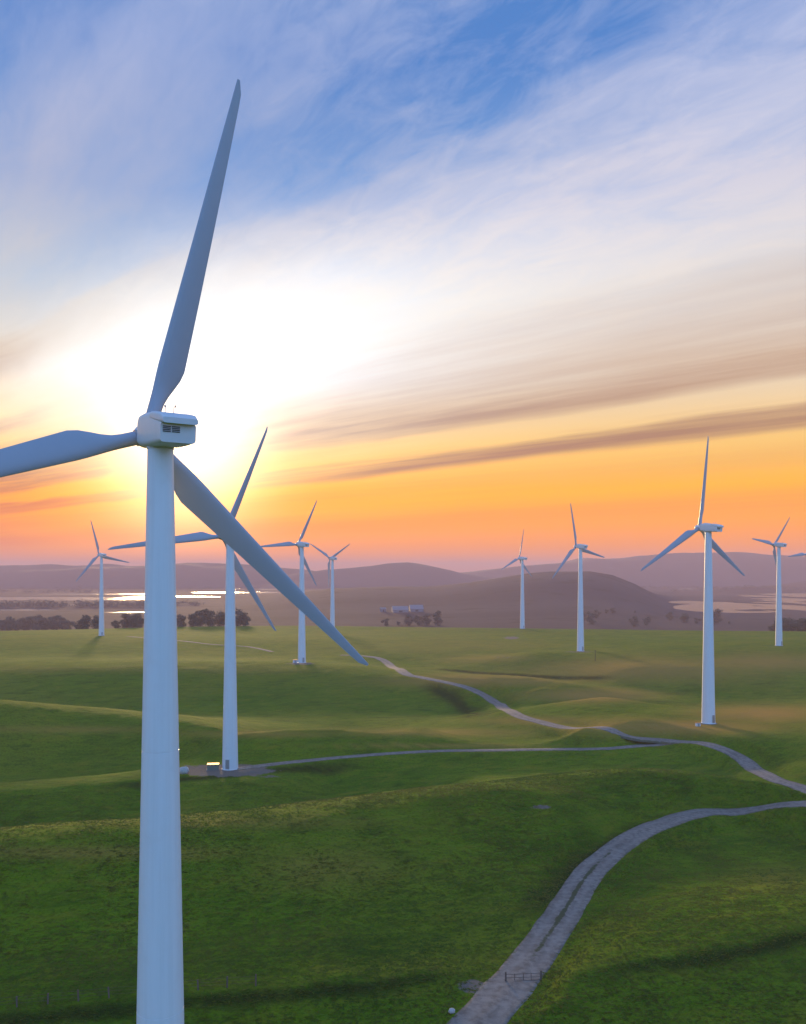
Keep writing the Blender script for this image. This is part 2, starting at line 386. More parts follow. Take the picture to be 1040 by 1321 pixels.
def amp(x, y):      # how strongly the folds are modelled: bold at the left and in front, gentle round the winding track
    far = min(1, max(0, (1005 - y) / 25)); rt = min(1, max(0, (x - 400) / 120)); nr_ = min(1, max(0, (x - 620) / 120))
    if y > 1145: return 1.0
    return 1.75 * (1 - rt) * far + 1.35 * rt * far + (1 - far) * (1.85 * (1 - nr_) + 1.5 * nr_)
pts = []
for z, ln in LINES:
    for (a, b) in zip(ln[:-1], ln[1:]):
        k = max(1, int(round(math.hypot(b[0] - a[0], (b[1] - a[1]) * 2) / (45 if a[1] > 1100 else 75))))
        for i in range(k):
            s = i / k; ax_, ay_ = a[0] + (b[0] - a[0]) * s, a[1] + (b[1] - a[1]) * s; zz = z * amp(ax_, ay_)
            pts.append((*unproj(ax_, ay_, zz), zz))
    zz = z * amp(*ln[-1]); pts.append((*unproj(*ln[-1], zz), zz))
pts = np.array(pts)
def co(x, y):
    return np.stack([np.arctan2(x, y) * 1.1, np.log(np.hypot(x, y)) * 1.6], -1)
PC = co(pts[:, 0], pts[:, 1]); NP = len(PC)
def kern(a, b):
    r2 = ((a[:, None, :] - b[None]) ** 2).sum(-1) + 1e-9
    return .5 * r2 * np.log(r2)
A = np.zeros((NP + 3, NP + 3)); A[:NP, :NP] = kern(PC, PC) + np.eye(NP) * 2e-4
A[:NP, NP] = 1; A[:NP, NP + 1:] = PC; A[NP:, :NP] = A[:NP, NP:].T
WT = np.linalg.solve(A, np.concatenate([pts[:, 2], np.zeros(3)]))
def rbf(x, y):
    c = co(x, y); out = np.empty(len(c))
    for i in range(0, len(c), 20000):
        k = c[i:i + 20000]; out[i:i + 20000] = kern(k, PC) @ WT[:NP] + WT[NP] + k @ WT[NP + 1:]
    return out
_perm = rng.permutation(4096)
_val = rng.random(4096)
def vnoise(x, y, s, seed=0):
    x = x / s + seed * 17.3; y = y / s + seed * 9.1
    xi = np.floor(x).astype(int); yi = np.floor(y).astype(int); fx = x - xi; fy = y - yi
    fx = fx * fx * fx * (fx * (fx * 6 - 15) + 10); fy = fy * fy * fy * (fy * (fy * 6 - 15) + 10)
    h = lambda i, j: _val[(_perm[(i & 4095)] + j * 131) & 4095]
    return (h(xi, yi) * (1 - fx) + h(xi + 1, yi) * fx) * (1 - fy) + (h(xi, yi + 1) * (1 - fx) + h(xi + 1, yi + 1) * fx) * fy - .5
def fbm(x, y, s, o=4, seed=0):
    t = 0
    for k in range(o): t = t + vnoise(x, y, s / 2 ** k, seed + k) / 2 ** k
    return t
def sstep(v, a, b):
    t = np.clip((v - a) / (b - a), 0, 1); return t * t * (3 - 2 * t)
VZ = -20.0
HILL = np.array([(60, 800), (150, 793), (230, 785), (330, 773), (430, 759.5), (500, 757), (560, 757), (600, 752.5), (640, 746), (680, 740.5), (710, 738.2), (760, 738), (790, 743), (820, 755), (850, 771), (880, 783), (910, 796)], float)
LAGOON = [(975, 783, 105, 7.5), (1010, 768, 70, 2.6), (885, 777, 26, 2), (890, 760, 14, 1.2), (1000, 774, 60, 2.5), (70, 772.5, 140, 2.3), (225, 770, 70, 1.1), (310, 764.5, 60, 1.3), (120, 766.5, 90, .9),
          (25, 787, 50, 1.6), (160, 790, 40, 1.2), (115, 780.5, 40, 1.0), (350, 760, 50, .9)]
def height(x, y, detail=True):
    x = np.asarray(x, float); y = np.asarray(y, float)
    dd = np.hypot(x, y); az = np.arctan2(x, y)
    inside = (1 - sstep(np.abs(az), R(36), R(58))) * sstep(dd, 42, 55)
    z = np.where(inside > 0, 0, 0.0); msk = (inside > 0) & (dd < 1150)
    zr = np.zeros_like(dd)
    if msk.any(): zr[msk] = np.clip(rbf(x[msk], y[msk]), -11, 9)
    roll = fbm(x, y, 130, 3, 3) * 5
    z = zr * inside + roll * (1 - inside)
    edge = sstep(dd + fbm(x, y, 300, 2, 5) * 60, 655, 930)
    yv = np.maximum(y, 1.0); ix = CX + F * x / yv; iy = HY + F * (CZ - VZ) / yv
    val = VZ + .9 + fbm(x, y, 400, 3, 8) * 1.0
    crest = CZ - (np.interp(ix, HILL[:, 0], HILL[:, 1]) - HY) / F * 1700
    wd = np.where(y < 1700, 430.0, 380.0)
    hl_ = np.maximum(crest - VZ, 0) * np.exp(-((y - 1700) / wd) ** 2) * (ix > 40) * (ix < 925)
    rough = 1 + .07 * fbm(x, y, 260, 4, 12)
    val = val + hl_ * rough
    for (hx, hy, hd, hw, hr) in ((968, 758, 2550, 55, 160), (1090, 745, 2900, 80, 220)):
        hz = CZ - (hy - HY) / F * hd - VZ
        val = val + hz * np.exp(-((ix - hx) / hw) ** 2 - ((y - hd) / hr) ** 2)
    lag = np.zeros_like(dd)
    for (lx, ly, lw_, lh) in LAGOON:
        e = ((ix - lx) / lw_) ** 2 + ((iy - ly) / lh) ** 2
        lag = np.maximum(lag, 1 - sstep(e, .55, 1.35))
    mud = fbm(x * 1.0, y * .35, 60, 4, 21)
    val = val * (1 - lag) + lag * np.where(y > 900, VZ - .75 + 2.6 * np.maximum(mud, -.3), val)
    z = z * (1 - edge) + val * edge
    if detail:
        near = (1 - sstep(dd, 300, 700))
        z = z + near * (fbm(x, y, 9, 3, 30) * .22 + fbm(x, y, 1.6, 2, 40) * .10)
        ter = np.sin((z * 1.0 + fbm(x, y, 40, 2, 50) * 2.0) * 2 * np.pi / .9)
        z = z + near * .05 * ter * (fbm(x, y, 60, 2, 55) > -.1)
    return z
def hit(px, py, d0=45.0, d1=6000.0):
    """ground point under a photo pixel"""
    ds = np.exp(np.linspace(math.log(d0), math.log(d1), 1400))
    x = (px - CX) / F * ds; zr = CZ - (py - HY) / F * ds
    h = height(x, ds, False); i = np.argmax(h >= zr)
    if i == 0 and h[0] < zr[0]: i = len(ds) - 1
    if i > 0:
        a, b = (h - zr)[i - 1], (h - zr)[i]; s = a / (a - b) if a != b else 0
        dd = ds[i - 1] + (ds[i] - ds[i - 1]) * s
    else: dd = ds[0]
    return np.array([(px - CX) / F * dd, dd, float(height(np.array([(px - CX) / F * dd]), np.array([dd]), False)[0])])

# ------------------------------------------------------------------ tracks (photo pixels laid on the ground)
ROADS = [
 ('gravel_track', 4.7, 1.0, [(560, 1385), (590, 1350), (616, 1321), (641, 1292), (665, 1264), (686, 1236), (710, 1203), (729, 1174), (750, 1139), (780, 1106), (812, 1082), (845, 1066), (885, 1052), (930, 1045), (980, 1040.5), (1040, 1037), (1150, 1030)],
  'pale two-rut gravel track climbing from the gate in the foreground'),
 ('gravel_track', 4.6, 0.25, [(1150, 1042), (1090, 1030), (1040, 1018), (1010, 1010), (985, 998), (965, 984), (945, 971), (920, 962), (890, 957), (850, 952), (800, 947), (745, 940), (700, 932), (665, 921), (640, 907), (620, 895), (600, 886), (570, 879), (540, 873), (520, 867), (503, 858), (488, 849), (465, 846), (440, 845)],
  'winding pale gravel track running away past the tall right hand turbine'),
 ('side_track', 3.0, 0.0, [(872, 957), (845, 961), (800, 965), (740, 966), (680, 967), (600, 968), (520, 971), (450, 976), (400, 981), (350, 986), (318, 990), (296, 993)],
  'narrow gravel side track leading to the turbine with the orange lit box'),
 ('service_track', 3.0, 0.0, [(352, 841), (335, 837), (318, 834), (300, 833), (270, 831), (245, 828), (225, 826), (190, 823), (165, 821)], 'faint service track crossing the far left field'),
]
def spline(P, step):
    P = np.array(P, float); P = np.vstack([2 * P[0] - P[1], P, 2 * P[-1] - P[-2]]); out = []
    for i in range(1, len(P) - 2):
        p0, p1, p2, p3 = P[i - 1:i + 3]; n = max(2, int(np.linalg.norm((p2 - p1)[:2]) / step))
        for k in range(n):
            t = k / n
            out.append(.5 * (2 * p1 + (p2 - p0) * t + (2 * p0 - 5 * p1 + 4 * p2 - p3) * t * t + (3 * p1 - p0 - 3 * p2 + p3) * t ** 3))
    out.append(P[-2]); return np.array(out)
road_data = []
for nm, wid, gy, px, lab in ROADS:
    c = spline([hit(*p) for p in px], .5)
    k = np.ones(9) / 9
    for _ in range(3):
        for j in range(3):
            e = np.concatenate([np.repeat(c[:1, j], 4), c[:, j], np.repeat(c[-1:, j], 4)]); c[1:-1, j] = np.convolve(e, k, 'valid')[1:-1]
    c[:, 2] = height(c[:, 0], c[:, 1], False)
    e = np.concatenate([np.repeat(c[:1, 2], 7), c[:, 2], np.repeat(c[-1:, 2], 7)]); c[:, 2] = np.convolve(e, np.ones(15) / 15, 'valid')
    road_data.append((nm, wid, gy, lab, c))
PADS = []      # filled with the turbine bases: (x, y, z, radius)

# ------------------------------------------------------------------ turbine places
TURB = [  # tower px, hub row, base row, R, psi, blade angle, pad radius, label
 (207, 557, None, 24.5, 33, 13.5, 0, 'nearest and largest white wind turbine, its tower filling the left foreground'),
 (297, 692, 992, 27.0, 47, 24, 7, 'white wind turbine standing on the gravel pad beside the orange lit box'),
 (389.5, 702.5, 855, 21.5, 47, 27, 6, 'white wind turbine behind the crossing blade tips, left of the winding track'),
 (429, 720.5, 818, 19.5, 43, 60, 4, 'small far turbine with its two raised blades in a V shape, left of centre'),
 (131, 716, 820, 22.5, 51, -17, 3, 'far turbine standing before the tree row at the left edge'),
 (674, 720.5, 811, 21.5, 46, 9, 3, 'smallest far turbine, standing in front of the low hill near the centre'),
 (749, 705, 840, 21.5, 36, -15, 4, 'mid distance turbine in front of the rounded hill top, with a short post beside it'),
 (914, 681, 933, 23.7, 33, 3, 5, 'tall white wind turbine on the tan knoll at the right, in front of the lagoon'),
 (1005, 703, 833, 18.2, 33, 40, 4, 'far turbine near the right edge with one blade hanging down along its tower'),
 (1046, 715.5, 822, 20.0, 36, 27, 3, 'turbine cut off by the right edge with only one blade tip in view'),
]
tplace = []
for (tx, hy, by, RR, psi, a, pr, lab) in TURB:
    if by is None: dd = 56.6; gz = CZ + (HY - hy) / F * dd - 50
    else: dd = 50 * F / (by - hy); gz = CZ - (by - HY) / F * dd
    x = (tx - CX) / F * dd
    tplace.append((x, dd, gz)); PADS.append((x, dd, gz, max(pr, 2.5)))

# ------------------------------------------------------------------ ground sheet
azs = np.concatenate([np.linspace(-180, -60, 25)[:-1], np.linspace(-60, -29, 80)[:-1], np.linspace(-29, 29, 380)[:-1], np.linspace(29, 60, 80)[:-1], np.linspace(60, 180, 25)[:-1]])
rs = np.concatenate([[1.0, 6, 14, 24, 34, 42, 48], np.exp(np.linspace(math.log(52), math.log(700), 520))[:-1], np.exp(np.linspace(math.log(700), math.log(4500), 260))[:-1], np.exp(np.linspace(math.log(4500), math.log(11000), 40))])
AZ, RS = np.meshgrid(np.radians(azs), rs)
gx = (RS * np.sin(AZ)).ravel(); gy = (RS * np.cos(AZ)).ravel()
gz = height(gx, gy)
# benches for tracks and pads
def bench(gx, gy, gz, pts3, half, soft, sink):
    lo = pts3[:, :2].min(0) - half - soft; hi = pts3[:, :2].max(0) + half + soft
    idx = np.where((gx > lo[0]) & (gx < hi[0]) & (gy > lo[1]) & (gy < hi[1]))[0]
    for i in range(0, len(idx), 8000):
        k = idx[i:i + 8000]
        d2 = (gx[k, None] - pts3[None, :, 0]) ** 2 + (gy[k, None] - pts3[None, :, 1]) ** 2
        j = d2.argmin(1); dist = np.sqrt(d2[np.arange(len(k)), j])
        t = sstep(dist, half, half + soft)
        gz[k] = (pts3[j, 2] - sink * (1 - sstep(dist, half - .7, half - .1))) * (1 - t) + gz[k] * t
for (x, y, z, pr) in PADS:
    bench(gx, gy, gz, np.array([[x, y, z]]), pr, pr * 1.6 + 6, 0.0)
for nm, wid, gy_, lab, c in road_data:
    bench(gx, gy, gz, c, wid / 2 + .2, 3.5, .11)
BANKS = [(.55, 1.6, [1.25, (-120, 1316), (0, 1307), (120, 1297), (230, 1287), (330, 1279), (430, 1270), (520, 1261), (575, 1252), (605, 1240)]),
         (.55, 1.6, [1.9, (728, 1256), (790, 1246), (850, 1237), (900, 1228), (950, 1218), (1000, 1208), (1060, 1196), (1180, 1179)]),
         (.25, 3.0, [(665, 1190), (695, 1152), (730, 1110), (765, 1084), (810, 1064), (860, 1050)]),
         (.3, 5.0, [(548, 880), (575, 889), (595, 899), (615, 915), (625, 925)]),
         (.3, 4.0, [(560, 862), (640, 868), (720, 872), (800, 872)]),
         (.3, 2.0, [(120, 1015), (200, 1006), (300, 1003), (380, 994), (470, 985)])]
bank_shade = np.zeros_like(gz)  # mask for the painted dark shade on each bank face
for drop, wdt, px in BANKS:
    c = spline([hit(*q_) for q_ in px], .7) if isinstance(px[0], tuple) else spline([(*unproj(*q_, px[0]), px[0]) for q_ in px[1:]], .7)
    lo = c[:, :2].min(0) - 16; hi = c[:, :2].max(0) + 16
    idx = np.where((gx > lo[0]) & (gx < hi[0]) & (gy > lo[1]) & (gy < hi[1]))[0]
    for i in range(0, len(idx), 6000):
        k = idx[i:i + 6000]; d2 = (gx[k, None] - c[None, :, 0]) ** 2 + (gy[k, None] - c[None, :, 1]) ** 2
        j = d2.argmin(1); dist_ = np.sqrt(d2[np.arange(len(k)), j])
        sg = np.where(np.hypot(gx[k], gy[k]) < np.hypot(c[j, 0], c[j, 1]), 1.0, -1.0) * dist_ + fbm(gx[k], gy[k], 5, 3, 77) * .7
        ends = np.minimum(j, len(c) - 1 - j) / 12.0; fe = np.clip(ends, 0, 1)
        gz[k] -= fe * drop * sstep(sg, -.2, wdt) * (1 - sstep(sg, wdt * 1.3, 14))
        bank_shade[k] = np.maximum(bank_shade[k], fe * np.exp(-((sg - wdt * .5) / (wdt * .6)) ** 2))
for nm, wid, gy_, lab, c in road_data:
    bench(gx, gy, gz, c, wid / 2 + .2, 2.0, .11)
# ground attributes: dry crests, bare earth, valley
dist = np.hypot(gx, gy)
yv = np.maximum(gy, 1); ixp = CX + F * gx / yv; iyp = HY + F * (CZ - gz) / yv
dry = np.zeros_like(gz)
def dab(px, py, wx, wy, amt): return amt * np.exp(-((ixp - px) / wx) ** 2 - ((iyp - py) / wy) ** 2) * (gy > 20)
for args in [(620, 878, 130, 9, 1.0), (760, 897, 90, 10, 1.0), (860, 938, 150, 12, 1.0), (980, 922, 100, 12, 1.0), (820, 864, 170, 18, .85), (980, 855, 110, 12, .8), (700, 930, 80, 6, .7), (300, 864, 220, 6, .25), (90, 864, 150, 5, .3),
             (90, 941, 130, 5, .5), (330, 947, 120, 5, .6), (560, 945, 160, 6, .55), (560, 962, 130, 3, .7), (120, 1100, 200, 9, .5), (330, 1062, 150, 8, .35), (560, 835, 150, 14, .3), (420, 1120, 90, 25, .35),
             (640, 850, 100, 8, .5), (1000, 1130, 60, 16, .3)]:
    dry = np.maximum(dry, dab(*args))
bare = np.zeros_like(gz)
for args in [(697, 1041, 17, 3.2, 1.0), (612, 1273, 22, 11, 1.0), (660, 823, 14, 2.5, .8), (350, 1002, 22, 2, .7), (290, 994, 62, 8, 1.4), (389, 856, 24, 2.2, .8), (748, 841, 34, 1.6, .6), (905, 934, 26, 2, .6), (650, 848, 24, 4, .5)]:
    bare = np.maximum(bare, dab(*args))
valley = sstep(dist + fbm(gx, gy, 200, 3, 70) * 120, 640, 860)
nr, na = len(rs), len(azs)
I, J = np.meshgrid(np.arange(nr - 1), np.arange(na), indexing='ij'); J2 = (J + 1) % na
quads = np.stack([I * na + J, I * na + J2, (I + 1) * na + J2, (I + 1) * na + J], -1).reshape(-1, 4)[:, ::-1]
GV = np.stack([gx, gy, gz], -1)
ground = np_mesh('ground', GV, quads, M['ground'], True, {'dry': dry, 'bare': bare, 'valley': valley, 'bank_shade': bank_shade})
tag(ground, 'rolling green grass hills falling away to a low hazy valley', 'ground', kind='structure')
GG = gz.reshape(nr, na)
def gz_at(x, y):
    """height of the finished ground sheet"""
    r = math.hypot(x, y); a = math.degrees(math.atan2(x, y))
    i = int(np.clip(np.searchsorted(rs, r) - 1, 0, nr - 2)); j = int(np.clip(np.searchsorted(azs, a) - 1, 0, na - 2))
    s = (r - rs[i]) / (rs[i + 1] - rs[i]); t = (a - azs[j]) / (azs[j + 1] - azs[j])
    return (GG[i, j] * (1 - t) + GG[i, j + 1] * t) * (1 - s) + (GG[i + 1, j] * (1 - t) + GG[i + 1, j + 1] * t) * s

# track surfaces
for ri, (nm, wid, gy_, lab, c) in enumerate(road_data):
    tan = np.gradient(c[:, :2], axis=0); tan /= np.linalg.norm(tan, axis=1, keepdims=True) + 1e-9
    nrm = np.stack([-tan[:, 1], tan[:, 0]], -1)
    prof = [(-1.1, -.5), (-1.0, -.22), (-.9, .0), (-.75, .02), (-.45, .0), (-.2, .05), (0, .07), (.2, .05), (.45, .0), (.75, .02), (.9, .0), (1.0, -.22), (1.1, -.5)]
    V = []; AC = []; GRS = []
    for k, (u, dz) in enumerate(prof):
        wv = wid / 2 * (1 + (ri == 0) * .16 * sstep(HY + F * (CZ - c[:, 2]) / c[:, 1], 1130, 1290)) * (1 + .14 * vnoise(np.arange(len(c)) * 1.0, np.full(len(c), 3.0 + (u > 0) * 9), 7, 80 + ri))
        p = c[:, :2] + nrm * (u * wv)[:, None]
        rag = .13 * vnoise(p[:, 0], p[:, 1], 2.6, 90) + .05 * vnoise(p[:, 0], p[:, 1], 1.1, 93) if abs(u) > .95 else 0
        iy = HY + F * (CZ - c[:, 2]) / c[:, 1]
        V.append(np.column_stack([p, c[:, 2] + dz + rag + ri * .006])); AC.append(np.full(len(c), u)); GRS.append(gy_ * (.35 + .65 * np.exp(-((iy - 1165) / 70) ** 2)) * (1 - sstep(iy, 1235, 1262)))
    n = len(c); V = np.concatenate(V)
    K, Q = np.meshgrid(np.arange(len(prof) - 1), np.arange(n - 1), indexing='ij')
    qd = np.stack([K * n + Q, K * n + Q + 1, (K + 1) * n + Q + 1, (K + 1) * n + Q], -1).reshape(-1, 4)[:, ::-1]
    o = np_mesh(nm, V, qd, M['road'], True, {'across': np.concatenate(AC), 'grassy': np.concatenate(GRS)})
    tag(o, lab, 'track', kind='structure')

# marsh water
wa = np.radians(np.linspace(-32, 32, 60)); wr = np.linspace(1150, 4400, 30)
WA, WR = np.meshgrid(wa, wr)
WV = np.stack([(WR * np.sin(WA)).ravel(), (WR * np.cos(WA)).ravel(), np.full(WA.size, VZ)], -1)
I, J = np.meshgrid(np.arange(29), np.arange(59), indexing='ij')
wq = np.stack([I * 60 + J, I * 60 + J + 1, (I + 1) * 60 + J + 1, (I + 1) * 60 + J], -1).reshape(-1, 4)[:, ::-1]
tag(np_mesh('water', WV, wq, M['water'], True), 'still marsh channels and lagoon shining in the valley', 'water', kind='structure')

# distant ranges
def rangemesh(name, ridge, D, depth, label, seed, n=420, m=36):
    ridge = np.array(ridge, float); xs = np.linspace(ridge[0, 0], ridge[-1, 0], n)
    yy = np.interp(xs, ridge[:, 0], ridge[:, 1]); kk = np.ones(9) / 9
    yy = np.convolve(np.pad(yy, 4, 'edge'), kk, 'valid')
    top = CZ - (yy - HY) / F * D; wx = (xs - CX) / F * D
    V = []
    for k in range(m):
        s = k / (m - 1) * 2 - 1
        y = D + s * depth
        pr = np.clip(1 - abs(s) ** 1.25, 0, 1)
        nz = fbm(wx, np.full(n, y), 520, 5, seed) * (1 - pr) * pr * 4 * .8 + fbm(wx, np.full(n, y), 150, 3, seed + 9) * .05 * np.minimum(pr * 5, 1)
        z = VZ - 3 + (top - VZ + 3) * np.maximum(pr * (1 + nz), 0)
        V.append(np.column_stack([wx, np.full(n, y), z]))
    V = np.concatenate(V)
    I, J = np.meshgrid(np.arange(m - 1), np.arange(n - 1), indexing='ij')
    qd = np.stack([I * n + J, I * n + J + 1, (I + 1) * n + J + 1, (I + 1) * n + J], -1).reshape(-1, 4)
    tag(np_mesh(name, V, qd, M['mount'], True), label, 'hills', kind='structure')
rangemesh('hills', [(-500, 742), (-260, 726), (-100, 728), (0, 729), (60, 727), (100, 729.5), (140, 725.5), (165, 729), (200, 729), (250, 724.5), (285, 726), (340, 730), (400, 735), (450, 741), (520, 749)], 3500, 520, 'hazy mauve ridge along the horizon at the left', 101)
rangemesh('hills', [(330, 749), (380, 741), (420, 735), (455, 733), (480, 730), (500, 727), (525, 725.5), (545, 728), (565, 733), (590, 739), (630, 745), (670, 750)], 3250, 360, 'hazy peaked hill on the horizon at the centre', 131)
rangemesh('hills', [(520, 748), (590, 738.5), (640, 733), (690, 728), (735, 725), (757, 719), (775, 721), (800, 720), (830, 717), (870, 714), (920, 711.5), (960, 712.5), (1000, 716), (1040, 717.5), (1100, 722), (1250, 728), (1500, 744)], 3850, 560, 'hazy mauve mountain range on the horizon at the right', 151)

# tussocky grass on the near slopes, too fine to count
def tuft_mat():
    m, t, b = material('grass_tufts')
    pos = t.new('ShaderNodeNewGeometry').outputs['Position']
    v = t.new('ShaderNodeAttribute', attribute_name='tone').outputs['Fac']
    c = t.mix(t.smooth(t.noise(pos, .06, 6, .62, .5), .3, .7), (.042, .115, .004), (.105, .175, .008))
    c = t.mix(v, c, (.17, .165, .02))
    t.put(b.inputs['Base Color'], c); b.inputs['Roughness'].default_value = .8; b.inputs['Specular IOR Level'].default_value = .2
    tl = t.new('ShaderNodeBsdfTranslucent'); t.put(tl.inputs[0], c); mx = t.new('ShaderNodeMixShader'); mx.inputs[0].default_value = .5
    t.l.new(b.outputs[0], mx.inputs[1]); t.l.new(tl.outputs[0], mx.inputs[2]); t.l.new(mx.outputs[0], t.n['Material Output'].inputs[0])
    return m
M['tuft'] = tuft_mat()
NT_ = 130000
tr_ = np.sqrt(rng.random(NT_) * (185 ** 2 - 56 ** 2) + 56 ** 2); ta = R(58) * (rng.random(NT_) - .5)
tx_, ty_ = tr_ * np.sin(ta), tr_ * np.cos(ta)
keep = fbm(tx_, ty_, 14, 3, 60) + fbm(tx_, ty_, 3, 2, 63) * .7 + rng.random(NT_) * .9 + (185 - tr_) / 129 * .6 > .55
for nm, wid, gy_, lab, c in road_data[:3]:
    cc = c[c[:, 1] < 200]
    if len(cc):
        for i in range(0, NT_, 10000):
            d2 = ((tx_[i:i + 10000, None] - cc[None, :, 0]) ** 2 + (ty_[i:i + 10000, None] - cc[None, :, 1]) ** 2).min(1)
            keep[i:i + 10000] &= d2 > (wid * (.56 if ri == 0 else .5)) ** 2
tx_, ty_ = tx_[keep], ty_[keep]; nt = len(tx_)
ri_ = np.clip(np.searchsorted(rs, np.hypot(tx_, ty_)) - 1, 0, nr - 2); ad = np.degrees(np.arctan2(tx_, ty_)); ai_ = np.clip(np.searchsorted(azs, ad) - 1, 0, na - 2)
s_ = (np.hypot(tx_, ty_) - rs[ri_]) / (rs[ri_ + 1] - rs[ri_]); t_ = (ad - azs[ai_]) / (azs[ai_ + 1] - azs[ai_])
tz_ = (GG[ri_, ai_] * (1 - t_) + GG[ri_, ai_ + 1] * t_) * (1 - s_) + (GG[ri_ + 1, ai_] * (1 - t_) + GG[ri_ + 1, ai_ + 1] * t_) * s_
P_ = np.stack([tx_, ty_, tz_], -1); V = []; TN = []
tone = np.clip(fbm(tx_, ty_, 20, 3, 66) * 1.2 + .1 + rng.random(nt) * .5 - .2, 0, .8)
for k in range(3):
    th = rng.random(nt) * 6.28; hh = (.03 + .05 * rng.random(nt)); ww = .07 + .13 * rng.random(nt)
    lean = rng.normal(size=(nt, 2)) * .30
    side = np.stack([np.cos(th) * ww, np.sin(th) * ww, np.full(nt, -.02)], -1)
    tip = np.stack([lean[:, 0], lean[:, 1], hh], -1)
    V.append(np.stack([P_ - side * np.array([1, 1, -1]), P_ + side, P_ + tip], 1).reshape(-1, 3)); TN.append(np.repeat(tone, 3))
V = np.concatenate(V)
tuf = np_mesh('grass_tussocks', V, np.arange(len(V)).reshape(-1, 3), M['tuft'], False, {'tone': np.concatenate(TN)}, tri=True)
tag(tuf, 'short tussocky grass covering the near slopes', 'grass', kind='stuff')

